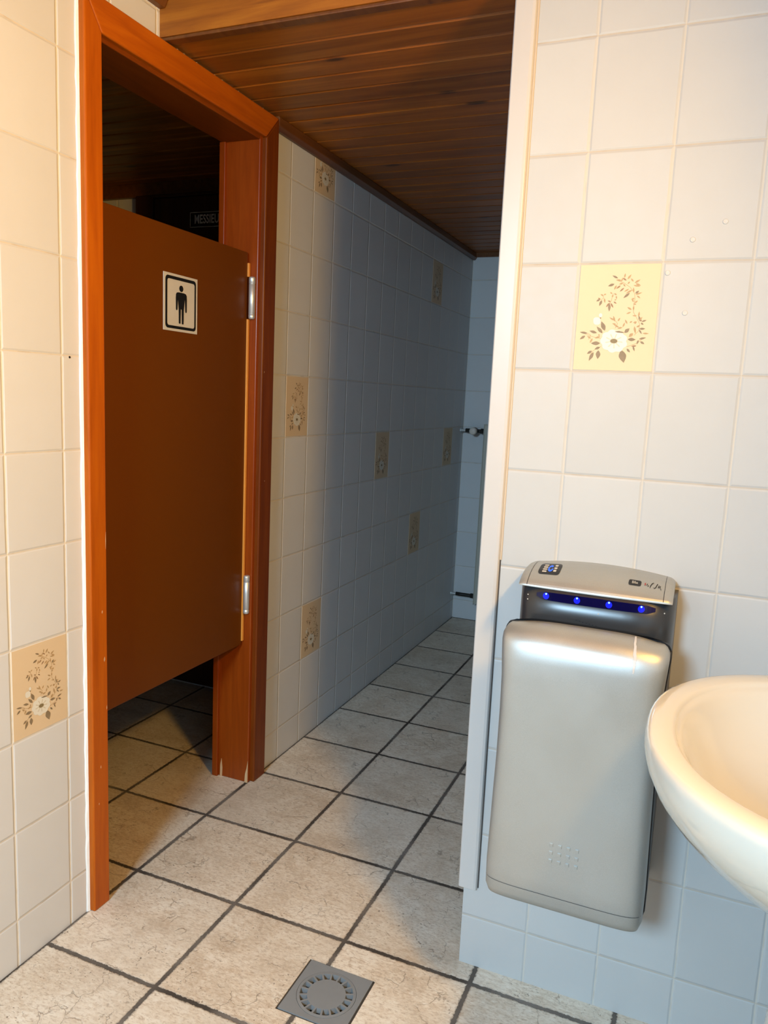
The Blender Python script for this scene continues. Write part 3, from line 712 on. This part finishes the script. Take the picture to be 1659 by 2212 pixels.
# front cover
def cover_rings(grow=0, y0=-.150, dd=0):
    prof = [(.316, .1130, .006), (.3165, .1230, .020), (.320, .1325, .038), (.328, .1395, .052), (.343, .1440, .060), (.39, .1445, .0635), (.48, .1425, .0645), (.60, .1400, .0645), (.69, .1395, .0645), (.76, .1405, .0645), (.795, .1425, .063), (.815, .1440, .060), (.829, .1450, .055), (.840, .1445, .048), (.848, .1430, .039), (.854, .1395, .028), (.8580, .1340, .016), (.8595, .1260, .005)]
    rr = []
    for z, hw, d in prof:
        zc_ = .009 if z > .78 else .004 if z < .33 else .0
        rr.append(sring(hw+grow, y0, d+dd, z, n=56, e=6., zc=zc_*(1 if z > .84 else .6), zp=4, xo=-.0035))
    return rr
bm = bmesh.new(); loft(bm, cover_rings()); fc = link('front_cover', bm, SILVER, hd, smooth=True)
bm = bmesh.new(); loft(bm, [[(x, y, z) for x, y, z in r] for r in cover_rings(.0028, -.143, -.045+.0)][3:-2]+[[(x, y, z+.002) for x, y, z in cover_rings(.0022, -.143, -.0)[-1]]])
link('cover_gasket', bm, BLACK, hd, smooth=False)
# seam of the lower piece, thin dark line round the cover
def cover_front(u, z, e):
    rs = cover_rings(); zs = [r[len(r)//2][2] for r in rs]
    i = max(k for k in range(len(zs)-1) if zs[k] <= z); t = (z-zs[i])/(zs[i+1]-zs[i])
    d = (rs[i][28][1]*(1-t)+rs[i+1][28][1]*t+.150)*-1
    hw = (abs(rs[i][0][0]-HX+.0035)*(1-t)+abs(rs[i+1][0][0]-HX+.0035)*t)
    y = -.150-d*(1-min(1, abs(u/hw))**6.)**(1/6.)
    return Vector((HX-.0035+u, y-e, z))
def cover_strip(name, u0, u1, z0, z1, mat, e=.0004, N=40):
    bm = bmesh.new(); prev = None
    for i in range(N+1):
        u = u0+(u1-u0)*i/N
        row = [bm.verts.new(cover_front(u, z0, e)), bm.verts.new(cover_front(u, z1, e))]
        if prev: bm.faces.new((prev[0], row[0], row[1], prev[1]))
        prev = row
    return link(name, bm, mat, fc)
cover_strip('lower_seam', -.1415, .1415, .3600, .3609, DARKPL, N=80)
for r in range(3):
    for c in range(4):
        x = .0665+.0152*c-HX+.0035; z = .4640-.0158*r
        bm = bmesh.new()
        box(bm, 0, 1, 0, 1, 0, 1)
        for v in bm.verts:
            uu = x+(v.co.x-.5)*.0062; zz = z+(v.co.z-.5)*.0062
            v.co = cover_front(uu*1., zz, .0016 if v.co.y < .5 else -.0006)
        link('raised_dot', bm, SILVER, fc, bevel=.0004)
bm = bmesh.new(); random.seed(5); prev = None
for i in range(22):
    t = i/21; z = .8585-.052*t; u = .1735-HX+.0035+.0045*math.sin(t*2.2)+random.uniform(-.0005, .0005); ww = .0010+.0014*math.sin(PI*min(1, t*1.1))+random.uniform(0, .0006)
    row = [bm.verts.new(cover_front(u-ww, z, .0005)), bm.verts.new(cover_front(u+ww, z, .0005))]
    if prev: bm.faces.new((prev[0], row[0], row[1], prev[1]))
    prev = row
link('white_scratch', bm, WHITE_PL, fc)

# ------------------------------------------------------------ wash basin
wb = tag(empty('wash_basin'), 'white oval ceramic wash basin at the right edge', 'wash basin')
BX, BY = .500, -.425; AX, AY = .287, .305
def bring(s, z, n=72, dx=0, dy=0):
    pts = []
    for i in range(n):
        t = 2*PI*i/n; c, s_ = math.cos(t), math.sin(t); e = 2.25
        x = AX*s*math.copysign(abs(c)**(2/e), c); y = AY*s*math.copysign(abs(s_)**(2/e), s_)
        if x > 0: x *= (XR-.002-BX)/AX*1.0 if s > .9 else .62
        pts.append((BX+dx+x, BY+dy+y, z))
    return pts
ZB = .822
bm = bmesh.new()
outer = [(.30, -.212), (.42, -.199), (.55, -.176), (.68, -.148), (.80, -.117), (.89, -.089), (.95, -.065), (.985, -.043), (1.0, -.026), (1.001, -.014), (.997, -.0065), (.986, -.0015), (.970, 0.)]
inner = [(.93, .0003), (.885, -.001), (.870, -.003), (.864, -.0065), (.858, -.0092), (.848, -.0105), (.83, -.017), (.795, -.040), (.72, -.074), (.62, -.100), (.48, -.120), (.32, -.131), (.16, -.136), (.05, -.137)]
loft(bm, [bring(s, ZB+z) for s, z in outer+inner])
bo = link('bowl', bm, CERAMIC, wb, smooth=True)
bm = bmesh.new(); lathe(bm, [(.001, 0), (.02, 0), (.024, .002), (.020, .0035), (.0, .003)], (BX, BY, ZB-.138), (0, 0, 1), 28); link('plug_hole_ring', bm, CHROME, wb, smooth=True)
bm = bmesh.new()
loft(bm, [[(.525+a*math.cos(2*PI*i/40), BY+b_*math.sin(2*PI*i/40), z) for i in range(40)] for z, a, b_ in ((0, .145, .14), (.03, .140, .132), (.10, .132, .122), (.26, .124, .112), (.40, .117, .105), (.46, .113, .103), (.52, .112, .105), (.62, .12, .12), (.64, .09, .09))])
link('pedestal', bm, CERAMIC, wb, smooth=True)

# ------------------------------------------------------------ radiator on the far wall
ra = tag(empty('radiator'), 'tall cream panel radiator on the far corridor wall', 'radiator')
RX0 = -.866
bm = boxes((RX0+.004, .2, YFAR-.075, YFAR-.06, .115, 1.125)); 
for k in range(26): 
    x = RX0+.03+.04*k; prism(bm, [(x, YFAR-.0755), (x+.006, YFAR-.080), (x+.022, YFAR-.080), (x+.028, YFAR-.0755)], 'z', .15, 1.09)
link('panel', bm, RAD, ra, bevel=.003)
bm = boxes((RX0, RX0+.004, YFAR-.076, YFAR-.028, .11, 1.13)); box(bm, RX0, .2, YFAR-.076, YFAR-.028, 1.125, 1.13); box(bm, RX0+.004, .2, YFAR-.045, YFAR-.03, .12, 1.12); link('side_cover', bm, RAD, ra, bevel=.001)
for x in (RX0+.10, -.1):
    bm = boxes((x, x+.03, YFAR-.045, YFAR-.0005, .3, .34)); link('bracket', bm, RAD, ra)
def elbow(z, name):
    bm = bmesh.new(); cyl(bm, (XL, YFAR-.05, z), (XL+.006, YFAR-.05, z), .014, 20); cyl(bm, (XL+.006, YFAR-.05, z), (XL+.035, YFAR-.05, z), .0085, 16)
    link('pipe', bm, CHROME, ra)
    bm = bmesh.new(); cyl(bm, (XL+.030, YFAR-.05, z), (XL+.055, YFAR-.05, z), .0125, 6); cyl(bm, (XL+.055, YFAR-.05, z), (RX0+.001, YFAR-.05, z), .0105, 16); cyl(bm, (RX0-.022, YFAR-.05, z), (RX0+.0005, YFAR-.05, z), .0155, 6)
    return link(name, bm, PIPEM, ra)
v1 = elbow(1.090, 'valve'); v2 = elbow(.155, 'return_valve')
bm = bmesh.new(); lathe(bm, [(.010, 0), (.019, .004), (.021, .012), (.021, .030), (.018, .033)], (-.918, YFAR-.055, 1.090), (0, -1, 0), 12); hb = link('valve_body', bm, PIPEM, v1)
bm = bmesh.new(); lathe(bm, [(.0195, 0), (.0205, .004), (.0195, .024), (.016, .028), (.0, .029)], (-.918, YFAR-.088, 1.090), (0, -1, 0), 20); link('knob', bm, KNOB, v1, smooth=True)

# ------------------------------------------------------------ lamp that gives the warm light (above the basin, outside the frame)
lm = tag(empty('mirror_lamp'), 'warm glowing lamp on the wall above the wash basin', 'lamp')
bm = boxes((XR-.03, XR-.001, -1.16, -.84, 1.90, 1.96)); link('base', bm, WHITE_PL, lm, bevel=.004)
for k in range(3):
    bm = bmesh.new(); y = -1.10+.10*k; lathe(bm, [(.006, 0), (.016, .01), (.022, .03), (.016, .06), (.004, .068)], (XR-.03, y, 1.93), (-1, 0, 0), 16); link('bulb', bm, LAMPM, lm, smooth=True)
